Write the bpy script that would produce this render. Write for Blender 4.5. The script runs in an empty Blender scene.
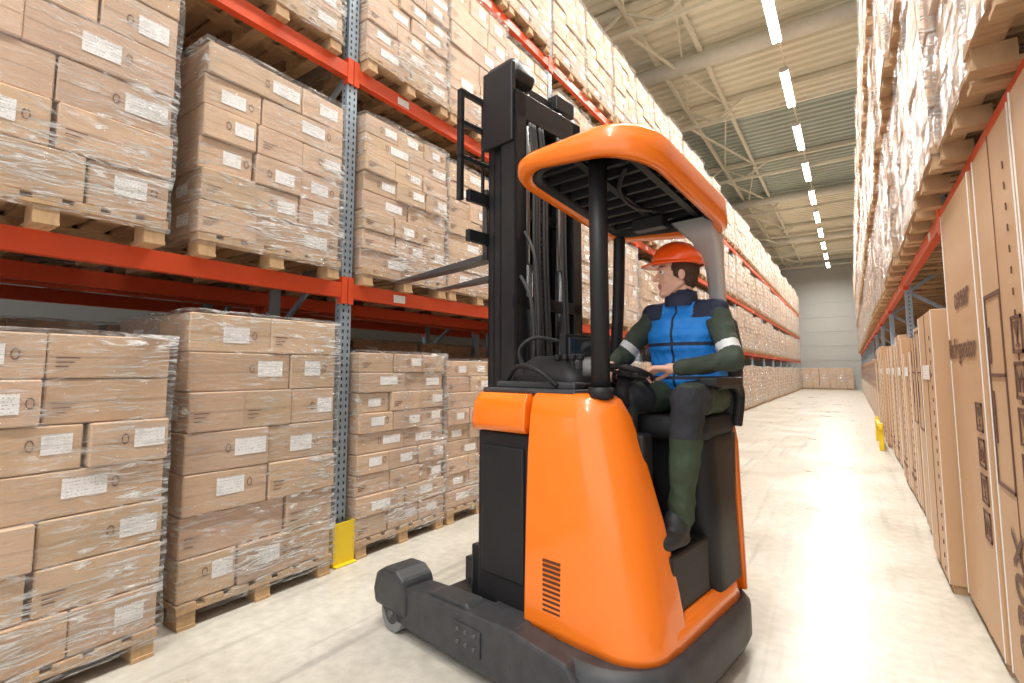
import bpy, bmesh, math, random
from mathutils import Vector, Matrix, noise
RN=random.Random(11)
scene=bpy.context.scene
col=scene.collection

# ---------------------------------------------------------------- materials
def base_mat(name):
    m=bpy.data.materials.new(name); m.use_nodes=True
    nt=m.node_tree; b=nt.nodes['Principled BSDF']
    return m,nt,b
def N(nt,t,**k):
    n=nt.nodes.new(t)
    for a,v in k.items(): setattr(n,a,v)
    return n
def mat(name,c,rough=.5,metal=0,var=.12,scale=6,bump=0.,bscale=60,coat=0,stretch=None,spec=.5):
    m,nt,b=base_mat(name)
    tc=N(nt,'ShaderNodeTexCoord'); no=N(nt,'ShaderNodeTexNoise'); no.inputs['Scale'].default_value=scale; no.inputs['Detail'].default_value=5
    mp=N(nt,'ShaderNodeMapping'); nt.links.new(tc.outputs['Object'],mp.inputs[0])
    if stretch: mp.inputs['Scale'].default_value=stretch
    nt.links.new(mp.outputs[0],no.inputs['Vector'])
    mx=N(nt,'ShaderNodeMix',data_type='RGBA')
    mx.inputs[6].default_value=(*[x*(1-var) for x in c],1); mx.inputs[7].default_value=(*[min(1,x*(1+var)) for x in c],1)
    nt.links.new(no.outputs['Fac'],mx.inputs[0]); nt.links.new(mx.outputs[2],b.inputs['Base Color'])
    b.inputs['Roughness'].default_value=rough; b.inputs['Metallic'].default_value=metal
    b.inputs['Coat Weight'].default_value=coat; b.inputs['Specular IOR Level'].default_value=spec
    if bump>0:
        n2=N(nt,'ShaderNodeTexNoise'); n2.inputs['Scale'].default_value=bscale; nt.links.new(mp.outputs[0],n2.inputs['Vector'])
        bp=N(nt,'ShaderNodeBump'); bp.inputs['Strength'].default_value=bump; bp.inputs['Distance'].default_value=.02
        nt.links.new(n2.outputs['Fac'],bp.inputs['Height']); nt.links.new(bp.outputs[0],b.inputs['Normal'])
    return m
def card_mat():
    m,nt,b=base_mat('cardboard')
    tc=N(nt,'ShaderNodeTexCoord'); at=N(nt,'ShaderNodeVertexColor',layer_name='tint')
    no=N(nt,'ShaderNodeTexNoise'); no.inputs['Scale'].default_value=5; nt.links.new(tc.outputs['Object'],no.inputs['Vector'])
    rp=N(nt,'ShaderNodeMapRange'); rp.inputs[3].default_value=.86; rp.inputs[4].default_value=1.12
    nt.links.new(no.outputs['Fac'],rp.inputs[0])
    mx=N(nt,'ShaderNodeVectorMath',operation='SCALE'); nt.links.new(at.outputs['Color'],mx.inputs[0]); nt.links.new(rp.outputs[0],mx.inputs['Scale'])
    nt.links.new(mx.outputs[0],b.inputs['Base Color']); b.inputs['Roughness'].default_value=.6
    b.inputs['Coat Weight'].default_value=.3; b.inputs['Coat Roughness'].default_value=.22
    n2=N(nt,'ShaderNodeTexNoise'); n2.inputs['Scale'].default_value=7; n2.inputs['Detail'].default_value=4; n2.inputs['Distortion'].default_value=1.2
    mp=N(nt,'ShaderNodeMapping'); mp.inputs['Scale'].default_value=(1,1,2.6); mp.inputs['Rotation'].default_value=(.5,0,0)
    nt.links.new(tc.outputs['Object'],mp.inputs[0]); nt.links.new(mp.outputs[0],n2.inputs['Vector'])
    bp=N(nt,'ShaderNodeBump'); bp.inputs['Strength'].default_value=.7; bp.inputs['Distance'].default_value=.05
    nt.links.new(n2.outputs['Fac'],bp.inputs['Height']); nt.links.new(bp.outputs[0],b.inputs['Coat Normal'])
    return m
def wrap_mat():
    m=bpy.data.materials.new('stretch_wrap'); m.use_nodes=True; nt=m.node_tree; nt.nodes.clear()
    out=N(nt,'ShaderNodeOutputMaterial'); tr=N(nt,'ShaderNodeBsdfTransparent'); pr=N(nt,'ShaderNodeBsdfPrincipled')
    pr.inputs['Base Color'].default_value=(.97,.96,.94,1); pr.inputs['Roughness'].default_value=.1; pr.inputs['Specular IOR Level'].default_value=1.0
    mx=N(nt,'ShaderNodeMixShader'); tc=N(nt,'ShaderNodeTexCoord'); mp=N(nt,'ShaderNodeMapping'); mp.inputs['Scale'].default_value=(1.1,1.1,8); mp.inputs['Rotation'].default_value=(.5,.25,.1)
    no=N(nt,'ShaderNodeTexNoise'); no.inputs['Scale'].default_value=3.0; no.inputs['Detail'].default_value=8; no.inputs['Distortion'].default_value=2.4; no.inputs['Roughness'].default_value=.6
    n3=N(nt,'ShaderNodeTexNoise'); n3.inputs['Scale'].default_value=1.7; n3.inputs['Detail'].default_value=2
    nt.links.new(tc.outputs['Object'],mp.inputs[0]); nt.links.new(mp.outputs[0],no.inputs['Vector']); nt.links.new(tc.outputs['Object'],n3.inputs['Vector'])
    rp=N(nt,'ShaderNodeMapRange'); rp.inputs[1].default_value=.48; rp.inputs[2].default_value=.64; rp.inputs[3].default_value=0; rp.inputs[4].default_value=1.0
    nt.links.new(no.outputs['Fac'],rp.inputs[0])
    r3=N(nt,'ShaderNodeMapRange'); r3.inputs[1].default_value=.38; r3.inputs[2].default_value=.62; r3.inputs[3].default_value=.15; r3.inputs[4].default_value=1.0
    nt.links.new(n3.outputs['Fac'],r3.inputs[0])
    mu=N(nt,'ShaderNodeMath',operation='MULTIPLY'); nt.links.new(rp.outputs[0],mu.inputs[0]); nt.links.new(r3.outputs[0],mu.inputs[1])
    ad=N(nt,'ShaderNodeMath',operation='ADD'); nt.links.new(mu.outputs[0],ad.inputs[0]); ad.inputs[1].default_value=.08
    nt.links.new(ad.outputs[0],mx.inputs[0])
    bp=N(nt,'ShaderNodeBump'); bp.inputs['Strength'].default_value=1.0; bp.inputs['Distance'].default_value=.09
    nt.links.new(no.outputs['Fac'],bp.inputs['Height']); nt.links.new(bp.outputs[0],pr.inputs['Normal'])
    nt.links.new(tr.outputs[0],mx.inputs[1]); nt.links.new(pr.outputs[0],mx.inputs[2]); nt.links.new(mx.outputs[0],out.inputs[0])
    return m
def label_mat():
    m,nt,b=base_mat('shipping_label'); uv=N(nt,'ShaderNodeUVMap',uv_map='UVMap'); sp=N(nt,'ShaderNodeSeparateXYZ'); nt.links.new(uv.outputs[0],sp.inputs[0])
    def M(op,a,bv=None):
        n=N(nt,'ShaderNodeMath',operation=op)
        for i,v in enumerate((a,bv)):
            if v is None: continue
            if isinstance(v,(int,float)): n.inputs[i].default_value=v
            else: nt.links.new(v,n.inputs[i])
        return n.outputs[0]
    v5=M('MULTIPLY',sp.outputs[1],6); fr=M('FRACT',v5); row=M('GREATER_THAN',fr,.6); fl=M('FLOOR',v5)
    cx=N(nt,'ShaderNodeCombineXYZ'); nt.links.new(M('MULTIPLY',sp.outputs[0],26),cx.inputs[0]); nt.links.new(M('MULTIPLY',fl,7.3),cx.inputs[1])
    no=N(nt,'ShaderNodeTexNoise'); no.inputs['Scale'].default_value=1; nt.links.new(cx.outputs[0],no.inputs['Vector'])
    d=M('GREATER_THAN',no.outputs['Fac'],.52)
    inn=M('MULTIPLY',M('GREATER_THAN',sp.outputs[0],.06),M('LESS_THAN',sp.outputs[0],.94))
    ink=M('MULTIPLY',M('MULTIPLY',row,d),inn)
    mx=N(nt,'ShaderNodeMix',data_type='RGBA'); mx.inputs[6].default_value=(.93,.93,.93,1); mx.inputs[7].default_value=(.3,.3,.33,1)
    nt.links.new(M('MULTIPLY',ink,.6),mx.inputs[0]); nt.links.new(mx.outputs[2],b.inputs['Base Color']); b.inputs['Roughness'].default_value=.45
    return m
CARD=card_mat(); WRAP=wrap_mat(); LABEL=label_mat()
WOOD=mat('pallet_wood',(.50,.33,.18),.75,var=.35,scale=9,stretch=(1,4,1))
PRINT=mat('brown_print',(.13,.055,.035),.6)
ORANGE=mat('orange_paint',(.93,.20,.010),.26,var=.04,coat=.5)
RED=mat('rack_beam_red',(.72,.085,.025),.4,var=.1)
BLACK=mat('black_plastic',(.014,.014,.016),.5,var=.3,bump=.1,bscale=200,spec=.35)
STEELB=mat('black_steel',(.022,.023,.026),.33,metal=.3,var=.3)
DUSTY=mat('dusty_black_steel',(.04,.042,.046),.5,var=.6,scale=14)
GALV=mat('galvanised_steel',(.34,.43,.52),.42,metal=.4,var=.2,scale=20)
SILV=mat('silver_grey_trim',(.5,.49,.46),.35)
STEEL=mat('bare_steel',(.5,.5,.5),.3,metal=.9)
BOLT=mat('dark_bolt',(.12,.12,.125),.4,metal=.6)
HOLE=mat('dark_slot',(.01,.012,.015),.7)
VENT=mat('vent_shadow',(.10,.03,.01),.7)
YEL=mat('yellow_guard',(.85,.6,.02),.45)
RUB=mat('rubber',(.03,.03,.03),.7)
WHEELG=mat('grey_wheel',(.2,.2,.2),.6)
GLASS=mat('display_glass',(.03,.035,.04),.08)
WHITE=mat('white_strap',(.85,.85,.83),.5,var=.03)
CEIL=mat('ceiling_sheet',(.80,.76,.61),.55,var=.05,scale=.5)
CEILG=mat('ceiling_sheet_green',(.42,.47,.41),.5,var=.06,scale=.5)
TRUSS=mat('truss_paint',(.70,.66,.53),.5)
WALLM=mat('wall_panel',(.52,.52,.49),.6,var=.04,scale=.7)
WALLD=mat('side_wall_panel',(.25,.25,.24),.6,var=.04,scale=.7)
FRC=mat('fridge_carton_board',(.56,.355,.20),.62,var=.08,scale=3,coat=.1)
def emis(name,c,s):
    m,nt,b=base_mat(name); b.inputs['Base Color'].default_value=(*c,1); b.inputs['Emission Color'].default_value=(*c,1); b.inputs['Emission Strength'].default_value=s; return m
TUBE=emis('tube_light',(1,.98,.92),18)

# ---------------------------------------------------------------- mesh helpers
def obj(name,bm,mats,parent=None,smooth=False,bev=0,loc=None):
    me=bpy.data.meshes.new(name); bmesh.ops.recalc_face_normals(bm,faces=bm.faces[:]); bm.to_mesh(me); bm.free()
    for m in mats: me.materials.append(m)
    o=bpy.data.objects.new(name,me); col.objects.link(o)
    if smooth:
        for p in me.polygons: p.use_smooth=True
    if bev:
        md=o.modifiers.new('bevel','BEVEL'); md.width=bev; md.segments=2; md.limit_method='ANGLE'; md.angle_limit=.6
    if parent: o.parent=parent
    if loc: o.location=loc
    return o
def box(bm,x0,x1,y0,y1,z0,z1,mi=0,M=None):
    c=[Vector((x,y,z)) for x in(x0,x1) for y in(y0,y1) for z in(z0,z1)]
    if M: c=[M@v for v in c]
    vs=[bm.verts.new(v) for v in c]
    fs=[]
    for f in((0,1,3,2),(4,6,7,5),(0,4,5,1),(2,3,7,6),(0,2,6,4),(1,5,7,3)):
        fc=bm.faces.new([vs[i] for i in f]); fc.material_index=mi; fs.append(fc)
    return vs,fs
def beam(bm,p0,p1,w,h,mi=0,up=Vector((0,0,1))):
    p0=Vector(p0);p1=Vector(p1); d=p1-p0; L=d.length; z=d.normalized()
    if abs(z.dot(up))>.95: up=Vector((0,1,0))
    x=z.cross(up).normalized(); y=z.cross(x)
    M=Matrix((x,y,z)).transposed().to_4x4(); M.translation=p0
    return box(bm,-w/2,w/2,-h/2,h/2,0,L,mi,M)
def cyl(bm,p0,p1,r,mi=0,seg=16,r2=None,smooth=True):
    p0=Vector(p0);p1=Vector(p1); r2=r if r2 is None else r2
    z=(p1-p0).normalized(); up=Vector((0,0,1)) if abs(z.z)<.9 else Vector((1,0,0))
    x=z.cross(up).normalized(); y=z.cross(x)
    a=[];b=[]
    for i in range(seg):
        t=i/seg*2*math.pi; d=x*math.cos(t)+y*math.sin(t)
        a.append(bm.verts.new(p0+d*r)); b.append(bm.verts.new(p1+d*r2))
    for i in range(seg):
        j=(i+1)%seg; f=bm.faces.new((a[i],a[j],b[j],b[i])); f.material_index=mi; f.smooth=smooth
    for l in(a,b): f=bm.faces.new(l); f.material_index=mi
def tube(bm,pts,r,mi=0,seg=8):
    P=[Vector(p) for p in pts]; Q=[]
    for i in range(len(P)-1):
        p0=P[max(i-1,0)];p1=P[i];p2=P[i+1];p3=P[min(i+2,len(P)-1)]
        for k in range(6):
            t=k/6; Q.append(.5*((2*p1)+(p2-p0)*t+(2*p0-5*p1+4*p2-p3)*t*t+(3*p1-p0-3*p2+p3)*t**3))
    Q.append(P[-1]); prev=None
    ref=Vector((.31,.9,.2)).normalized()
    for i,q in enumerate(Q):
        d=(Q[min(i+1,len(Q)-1)]-Q[max(i-1,0)]).normalized(); x=d.cross(ref).normalized(); y=d.cross(x)
        ring=[bm.verts.new(q+(x*math.cos(t*2*math.pi/seg)+y*math.sin(t*2*math.pi/seg))*r) for t in range(seg)]
        if prev:
            for j in range(seg):
                f=bm.faces.new((prev[j],prev[(j+1)%seg],ring[(j+1)%seg],ring[j])); f.material_index=mi; f.smooth=True
        else: bm.faces.new(ring).material_index=mi
        prev=ring
    bm.faces.new(prev).material_index=mi
def loft(bm,rings,mi=0,cap=True,smooth=True):
    R=[[bm.verts.new(Vector(p)) for p in r] for r in rings]; n=len(R[0])
    for k in range(len(R)-1):
        for i in range(n):
            j=(i+1)%n; f=bm.faces.new((R[k][i],R[k][j],R[k+1][j],R[k+1][i])); f.material_index=mi; f.smooth=smooth
    if cap:
        for r in(R[0],R[-1]): bm.faces.new(r).material_index=mi
def rrect(x0,x1,y0,y1,rs,seg=6):
    pts=[]
    cs=[(x0,y0,1,1,math.pi),(x1,y0,-1,1,1.5*math.pi),(x1,y1,-1,-1,0),(x0,y1,1,-1,.5*math.pi)]
    for (cx,cy,sx,sy,a0),r in zip(cs,rs):
        r=max(r,.001)
        for k in range(seg+1):
            a=a0+k/seg*math.pi/2; pts.append((cx+sx*r+r*math.cos(a),cy+sy*r+r*math.sin(a)))
    return pts
def empty(name,loc=(0,0,0),rz=0):
    e=bpy.data.objects.new(name,None); e.empty_display_size=.2; col.objects.link(e); e.location=loc; e.rotation_euler=(0,0,rz); return e

# ---------------------------------------------------------------- room
bm=bmesh.new(); box(bm,-12,7,-9,49,-.1,0)
def floor_mat():
    m,nt,b=base_mat('polished_concrete'); tc=N(nt,'ShaderNodeTexCoord')
    n1=N(nt,'ShaderNodeTexNoise'); n1.inputs['Scale'].default_value=.9; n1.inputs['Detail'].default_value=8; n1.inputs['Roughness'].default_value=.65
    n2=N(nt,'ShaderNodeTexNoise'); n2.inputs['Scale'].default_value=14; n2.inputs['Detail'].default_value=6
    for n in(n1,n2): nt.links.new(tc.outputs['Object'],n.inputs['Vector'])
    cr=N(nt,'ShaderNodeValToRGB'); e=cr.color_ramp.elements; e[0].position=.34;e[0].color=(.47,.435,.365,1); e[1].position=.62; e[1].color=(.62,.595,.53,1)
    nt.links.new(n1.outputs['Fac'],cr.inputs[0])
    mr=N(nt,'ShaderNodeMapRange'); mr.inputs[1].default_value=.3;mr.inputs[2].default_value=.75;mr.inputs[3].default_value=.84;mr.inputs[4].default_value=1.07
    nt.links.new(n2.outputs['Fac'],mr.inputs[0]); sc=N(nt,'ShaderNodeVectorMath',operation='SCALE'); nt.links.new(cr.outputs[0],sc.inputs[0]); nt.links.new(mr.outputs[0],sc.inputs['Scale'])
    mp=N(nt,'ShaderNodeMapping'); mp.inputs['Scale'].default_value=(7,.35,1); mp.inputs['Rotation'].default_value=(0,0,.12); nt.links.new(tc.outputs['Object'],mp.inputs[0])
    n4=N(nt,'ShaderNodeTexNoise'); n4.inputs['Scale'].default_value=1.3; n4.inputs['Detail'].default_value=6; nt.links.new(mp.outputs[0],n4.inputs['Vector'])
    m4=N(nt,'ShaderNodeMapRange'); m4.inputs[1].default_value=.56;m4.inputs[2].default_value=.72;m4.inputs[3].default_value=1;m4.inputs[4].default_value=.75; nt.links.new(n4.outputs['Fac'],m4.inputs[0])
    s2=N(nt,'ShaderNodeVectorMath',operation='SCALE'); nt.links.new(sc.outputs[0],s2.inputs[0]); nt.links.new(m4.outputs[0],s2.inputs['Scale'])
    nt.links.new(s2.outputs[0],b.inputs['Base Color']); b.inputs['Specular IOR Level'].default_value=.4
    r2=N(nt,'ShaderNodeMapRange'); r2.inputs[3].default_value=.16; r2.inputs[4].default_value=.48; nt.links.new(n1.outputs['Fac'],r2.inputs[0]); nt.links.new(r2.outputs[0],b.inputs['Roughness'])
    return m
obj('floor',bm,[floor_mat()])
def corr(bm,x0,x1,y0,y1,z,mi):
    y=y0; p=.36; prof=[(0,0),(.1,0),(.14,.09),(.26,.09),(.3,0)]
    pts=[]
    while y<y1:
        for dy,dz in prof: pts.append((y+dy,z+dz))
        y+=p
    pr=None
    for yy,zz in pts:
        a=bm.verts.new((x0,yy,zz)); b=bm.verts.new((x1,yy,zz))
        if pr: f=bm.faces.new((pr[0],pr[1],b,a)); f.material_index=mi
        pr=(a,b)
CZ=10.7
bm=bmesh.new(); corr(bm,-12,7,-1,19,CZ,0); corr(bm,-12,7,19,29.8,CZ,1); corr(bm,-12,7,29.8,49,CZ,0)
obj('ceiling',bm,[CEIL,CEILG])
bm=bmesh.new(); box(bm,-12,7,49,49.15,0,CZ+.1)
for i in range(9): box(bm,-12,7,48.97,49,1.2*i+1.1,1.2*i+1.14)
obj('wall_back',bm,[WALLM])
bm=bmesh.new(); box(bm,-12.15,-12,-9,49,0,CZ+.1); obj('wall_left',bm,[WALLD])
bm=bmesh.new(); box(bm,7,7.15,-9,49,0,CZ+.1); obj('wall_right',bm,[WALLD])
tr=empty('roof_truss_structure')
bm=bmesh.new()
for y in [5.5,11.5,17.5,23.5,29.5,35.5,41.5,47]:
    beam(bm,(-12,y,CZ-.12),(7,y,CZ-.12),.16,.16); beam(bm,(-12,y,CZ-.75),(7,y,CZ-.75),.1,.1)
    x=-12; k=0
    while x<-3.2:
        z0,z1=(CZ-.72,CZ-.15) if k%2 else (CZ-.15,CZ-.72)
        beam(bm,(x,y,z0),(x+.95,y,z1),.06,.06); x+=.95;k+=1
for x in(-8.5,-4.3,-3.1,2.2): beam(bm,(x,-1,CZ-.2),(x,49,CZ-.2),.1,.14)
for i in range(8):
    y=5.5+6*i; 
    if y<44: beam(bm,(-4.3,y,CZ-.75),(-3.1,y+6,CZ-.2),.06,.06); beam(bm,(-3.1,y,CZ-.25),(-4.3,y+6,CZ-.25),.05,.05)
LX=-1.12
box(bm,LX-.02,LX+.02,-6,47,CZ-.84,CZ-.8)
obj('truss_members',bm,[TRUSS],tr)
bm=bmesh.new()
for y in(14.2,28.4,38): cyl(bm,(-12,y,CZ-.42),(7,y,CZ-.42),.22,0,20)
obj('ventilation_duct',bm,[mat('duct_metal',(.6,.58,.5),.4)])
bmf=bmesh.new(); box(bmf,-.11,.11,-1.1,1.1,.0,.07,0)
for x in(-.065,.065): cyl(bmf,(x,-1.07,-.02),(x,1.07,-.02),.036,1,8)
box(bmf,-.1,.1,-1.12,-1.08,-.05,.07,0); box(bmf,-.1,.1,1.08,1.12,-.05,.07,0)
cyl(bmf,(0,-.8,.07),(0,-.8,.36),.008,0,6); cyl(bmf,(0,.8,.07),(0,.8,.36),.008,0,6)
fo=obj('fluorescent_light_fixture',bmf,[SILV,TUBE])
ys=[12.1+3.6*k for k in range(-5,10)]
for i,y in enumerate(ys):
    o=fo if i==0 else bpy.data.objects.new('fluorescent_light_fixture',fo.data)
    if i: col.objects.link(o)
    o.location=(LX,y,9.5)
    l=bpy.data.lights.new('lamp','AREA'); l.shape='RECTANGLE'; l.size=.4; l.size_y=2.1; l.energy=265; l.color=(1,.965,.905); l.spread=math.radians(170)
    lo=bpy.data.objects.new('lamp',l); col.objects.link(lo); lo.parent=o; lo.location=(0,0,-.08)

# ---------------------------------------------------------------- carton stacks
def stack_mesh(seed,w,dep,H,nl,three=False):
    r=random.Random(seed); bm=bmesh.new(); tl=bm.loops.layers.float_color.new('tint'); uvl=bm.loops.layers.uv.new('UVMap')
    def tint(fs,c):
        for f in fs:
            for l in f.loops: l[tl]=(*c,1)
    zb=.145; lh=(H-zb)/nl
    boxes=[]
    for k in range(nl):
        z0=zb+k*lh; z1=z0+lh-.004
        opts=[[.5],[.36],[.64],[.5]] if not three else [[.33,.67],[.5],[.36,.7]]
        sp=[0]+opts[(k+seed)%len(opts)]+[1]
        if not three and r.random()<.2: sp=[0,.33,.66,1]
        xs=[0,-dep*(.5 if k%2 else .38),-dep]
        for i in range(len(sp)-1):
            for j in range(2):
                y0=sp[i]*w+.004; y1=sp[i+1]*w-.004; xf=xs[j]-.004 ; xb=xs[j+1]+.004
                g=r.uniform(.86,1.07); c=(.61*g,.42*g*r.uniform(.97,1.03),.275*g*r.uniform(.93,1.06))
                A=Matrix.Rotation(r.uniform(-.02,.02),4,'Z'); ctr=Vector(((xf+xb)/2+(r.uniform(-.028,.012)),(y0+y1)/2+r.uniform(-.008,.008),0)); M=Matrix.Translation(ctr)@A
                hx=(xf-xb)/2; hy=(y1-y0)/2
                vs,fs=box(bm,-hx,hx,-hy,hy,z0,z1,0,M); tint(fs,c)
                boxes.append((M,hx,hy,z0,z1,j,c))
    bmesh.ops.bevel(bm,geom=bm.edges[:],offset=.007,segments=1,affect='EDGES')
    def quad(M,pts,mi,c=(1,1,1)):
        vs=[bm.verts.new(M@Vector(p)) for p in pts]; f=bm.faces.new(vs); f.material_index=mi
        for l,u in zip(f.loops,((0,0),(1,0),(1,1),(0,1))): l[uvl].uv=u; l[tl]=(*c,1)
    for M,hx,hy,z0,z1,j,c in boxes:
        h=z1-z0
        if j==0:
            x=hx+.003
            tc=tuple(v*.8 for v in c)
            quad(M,[(x-.0015,-hy+.008,z0+h*.49),(x-.0015,hy-.008,z0+h*.49),(x-.0015,hy-.008,z0+h*.505),(x-.0015,-hy+.008,z0+h*.505)],0,tc)
            if r.random()<.72:
                lw=min(.19,hy*.8)*r.uniform(.85,1.1); lz=z0+h*r.uniform(.22,.4); yc=r.uniform(-.1,.7)*hy; lhh=h*.44
                y0=max(-hy+.02,min(hy-.02-lw,yc-lw/2)); quad(M,[(x,y0,lz),(x,y0+lw,lz),(x,y0+lw,lz+lhh),(x,y0,lz+lhh)],1)
                cy=y0+lw+.035 if y0+lw+.06<hy else y0-.04
                if abs(cy)<hy-.03:
                    ring=[];ri=[]
                    for t in range(12):
                        a=t/12*2*math.pi; ring.append(bm.verts.new(M@Vector((x,cy+.017*math.cos(a),lz+lhh/2+.028*math.sin(a))))); ri.append(bm.verts.new(M@Vector((x,cy+.012*math.cos(a),lz+lhh/2+.021*math.sin(a)))))
                    for t in range(12):
                        u=(t+1)%12; f=bm.faces.new((ring[t],ring[u],ri[u],ri[t])); f.material_index=2
            else:
                for q in range(3):
                    yy=-hy+.03; zz=z0+h*(.25+.1*q); quad(M,[(x,yy,zz),(x,yy+.05+.02*q,zz),(x,yy+.05+.02*q,zz+.006),(x,yy,zz+.006)],2)
        if r.random()<.35:
            y=-hy-.003; lw=.16; quad(M,[(-lw/2,y,z0+h*.3),(lw/2,y,z0+h*.3),(lw/2,y,z0+h*.68),(-lw/2,y,z0+h*.68)],1)
    def pb(*a): box(bm,*a,3)
    n=7
    for i in range(n):
        y0=i*(w/(n-.3)); pb(-dep,.01,y0,y0+w/n*.72,.115,.14)
    for xx in(0,-dep/2,-dep):
        xx=min(max(xx,-dep+.05),-.05); pb(xx-.05,xx+.06,0,w,.095,.114)
    for yc in(.06,w/2,w-.06):
        pb(-dep,.01,yc-.05,yc+.05,0,.02)
        for xx in(-.07,-dep/2,-dep+.07): pb(xx-.07,xx+.07,yc-.05,yc+.05,.02,.095)
    before=set(bm.faces)
    e=.016; nseg=14
    def grid(o,u,v):
        G=[[bm.verts.new(o+u*(i/nseg)+v*(j/nseg)) for j in range(nseg+1)] for i in range(nseg+1)]
        for i in range(nseg):
            for j in range(nseg):
                f=bm.faces.new((G[i][j],G[i+1][j],G[i+1][j+1],G[i][j+1])); f.material_index=4; f.smooth=True
    X0,X1,Y0,Y1,Z0,Z1=-dep-e,e,-e,w+e,.07,H+e
    o=Vector
    grid(o((X1,Y0,Z0)),o((0,Y1-Y0,0)),o((0,0,Z1-Z0))); grid(o((X0,Y0,Z0)),o((X1-X0,0,0)),o((0,0,Z1-Z0)))
    grid(o((X0,Y1,Z0)),o((X1-X0,0,0)),o((0,0,Z1-Z0)))
    grid(o((X0,Y0,Z1)),o((X1-X0,0,0)),o((0,Y1-Y0,0)))
    nv=set(v for f in bm.faces if f not in before for v in f.verts)
    for v in nv:
        q=v.co.copy(); q.z*=1.6
        v.co.x+=.022*noise.noise(q*4+Vector((seed,0,0)))+.008*noise.noise(q*11); v.co.y+=.02*noise.noise(q*4.3+Vector((0,seed,9)))
        if v.co.z>H: v.co.z+=.01*noise.noise(q*6)
    bmesh.ops.remove_doubles(bm,verts=list(nv),dist=.0001)
    me=bpy.data.meshes.new('carton_stack_mesh'); bm.normal_update(); bm.to_mesh(me); bm.free()
    for m in(CARD,LABEL,PRINT,WOOD,WRAP): me.materials.append(m)
    return me
ST={}
def S(key):
    if key not in ST:
        H,nl,three,seed=key; ST[key]=stack_mesh(seed,1.04,1.12,H,nl,three)
    return ST[key]
K=[(1.86,7,False,1),(1.68,7,False,2),(1.65,9,True,3),(1.5,8,True,4),(1.40,6,False,5),(1.62,6,False,6),(1.6,9,True,7),(1.45,7,False,8)]
def put(key,x,y,z,right=False,jit=True,rz=0):
    o=bpy.data.objects.new('carton_pallet_stack',S(key)); col.objects.link(o)
    jx=RN.uniform(-.03,.03) if jit else 0
    if right: o.location=(x+jx,y+1.04,z); o.rotation_euler=(0,0,math.pi)
    else: o.location=(x+jx,y,z); o.rotation_euler=(0,0,rz)
    return o
LXF=-3.40; DEP=1.1
LV=[2.21,4.08,5.96]
def rack(name,xf,xb,uy,levels,top,near=4):
    rk=empty(name,(xf,uy[0],0)); off=Vector((xf,uy[0],0))
    sgn=1 if xf>xb else -1
    bm=bmesh.new(); hb=bmesh.new()
    for i,y in enumerate(uy):
        for x in(xf,xb):
            s=-sgn if x==xf else sgn
            x0,x1=sorted((x,x+s*.07)); 
            box(bm,x0,x1,y-.05,y+.05,0,top,0)
            box(bm,x0-.02,x1+.02,y-.08,y+.08,0,.012,0)
        z=.3;k=0
        while z<top-.8:
            a,b=(xf,xb) if k%2 else (xb,xf)
            beam(bm,(a-sgn*.04 if a==xf else a+sgn*.04,y,z),(b-sgn*.04 if b==xf else b+sgn*.04,y,z+.75),.03,.04); z+=.75;k+=1
        if i<near:
            z=.1
            xh=xf+sgn*.002
            while z<top:
                for dy in(-.024,.024):
                    vs=[(xh,y+dy-.008,z),(xh,y+dy+.008,z),(xh,y+dy+.006,z+.026),(xh,y+dy-.006,z+.026)]
                    hb.faces.new([hb.verts.new(v) for v in vs])
                xx=xf-sgn*.035; yy=y-.0515
                hb.faces.new([hb.verts.new(v) for v in((xx-.006,yy,z),(xx+.006,yy,z),(xx+.006,yy,z+.02),(xx-.006,yy,z+.02))])
                z+=.055
    for v in bm.verts: v.co-=off
    for v in hb.verts: v.co-=off
    obj('upright_frames',bm,[GALV],rk); obj('upright_slots',hb,[HOLE],rk)
    bm=bmesh.new(); ul=bm.loops.layers.uv.new('UVMap')
    for i in range(len(uy)-1):
        y0=uy[i]+.05;y1=uy[i+1]-.05
        for z in levels:
            for x,s in((xf,-sgn),(xb,sgn)):
                xo=x-s*.012
                x0,x1=sorted((xo,xo+s*.05)); box(bm,x0,x1,y0,y1,z-.12,z,0)
                xm0,xm1=sorted((xo+s*.05,xo+s*.062)); box(bm,xm0,xm1,y0,y1,z-.12,z-.03,0)
                c0,c1=sorted((xo-s*.006,xo+s*.055))
                box(bm,c0,c1,y0-.045,y0+.008,z-.17,z+.05,0); box(bm,c0,c1,y1-.008,y1+.045,z-.17,z+.05,0)
            xl=xf+sgn*.0145; ym=y0+.45
            f=bm.faces.new([bm.verts.new(v) for v in((xl,ym,z-.1),(xl,ym+.14,z-.1),(xl,ym+.14,z-.03),(xl,ym,z-.03))]); f.material_index=1
            for l,u in zip(f.loops,((0,0),(1,0),(1,1),(0,1))): l[ul].uv=u
    for v in bm.verts: v.co-=off
    obj('load_beams',bm,[RED,LABEL],rk)
    return rk
uyL=[2.6+3.4*k for k in range(-1,14)]
RKL=rack('pallet_rack',LXF,LXF-DEP,uyL,LV,7.4)
rack('pallet_rack',LXF-DEP-.2,LXF-2*DEP-.2,uyL[:6],LV,7.4,near=0)
def fillbay(y0,xf,lv,z,keys,right=False):
    for j in range(3):
        put(keys[RN.randrange(len(keys))],xf,y0+.08+1.08*j,z,right)
XS=-3.33
put(K[1],-3.13,.21,0,jit=False); put(K[0],-3.28,1.40,0,jit=False,rz=.0); put(K[5],-3.33,-1.0,0)
put(K[5],-3.22,.18,2.21,jit=False); put(K[4],-3.29,1.41,2.21,jit=False); put(K[1],-3.33,-1.0,2.21)
put(K[5],-3.33,.2,4.08); put(K[6],-3.33,1.4,4.08)
for j in range(2): put(K[1],-3.33,.2+1.15*j,5.96)
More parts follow.
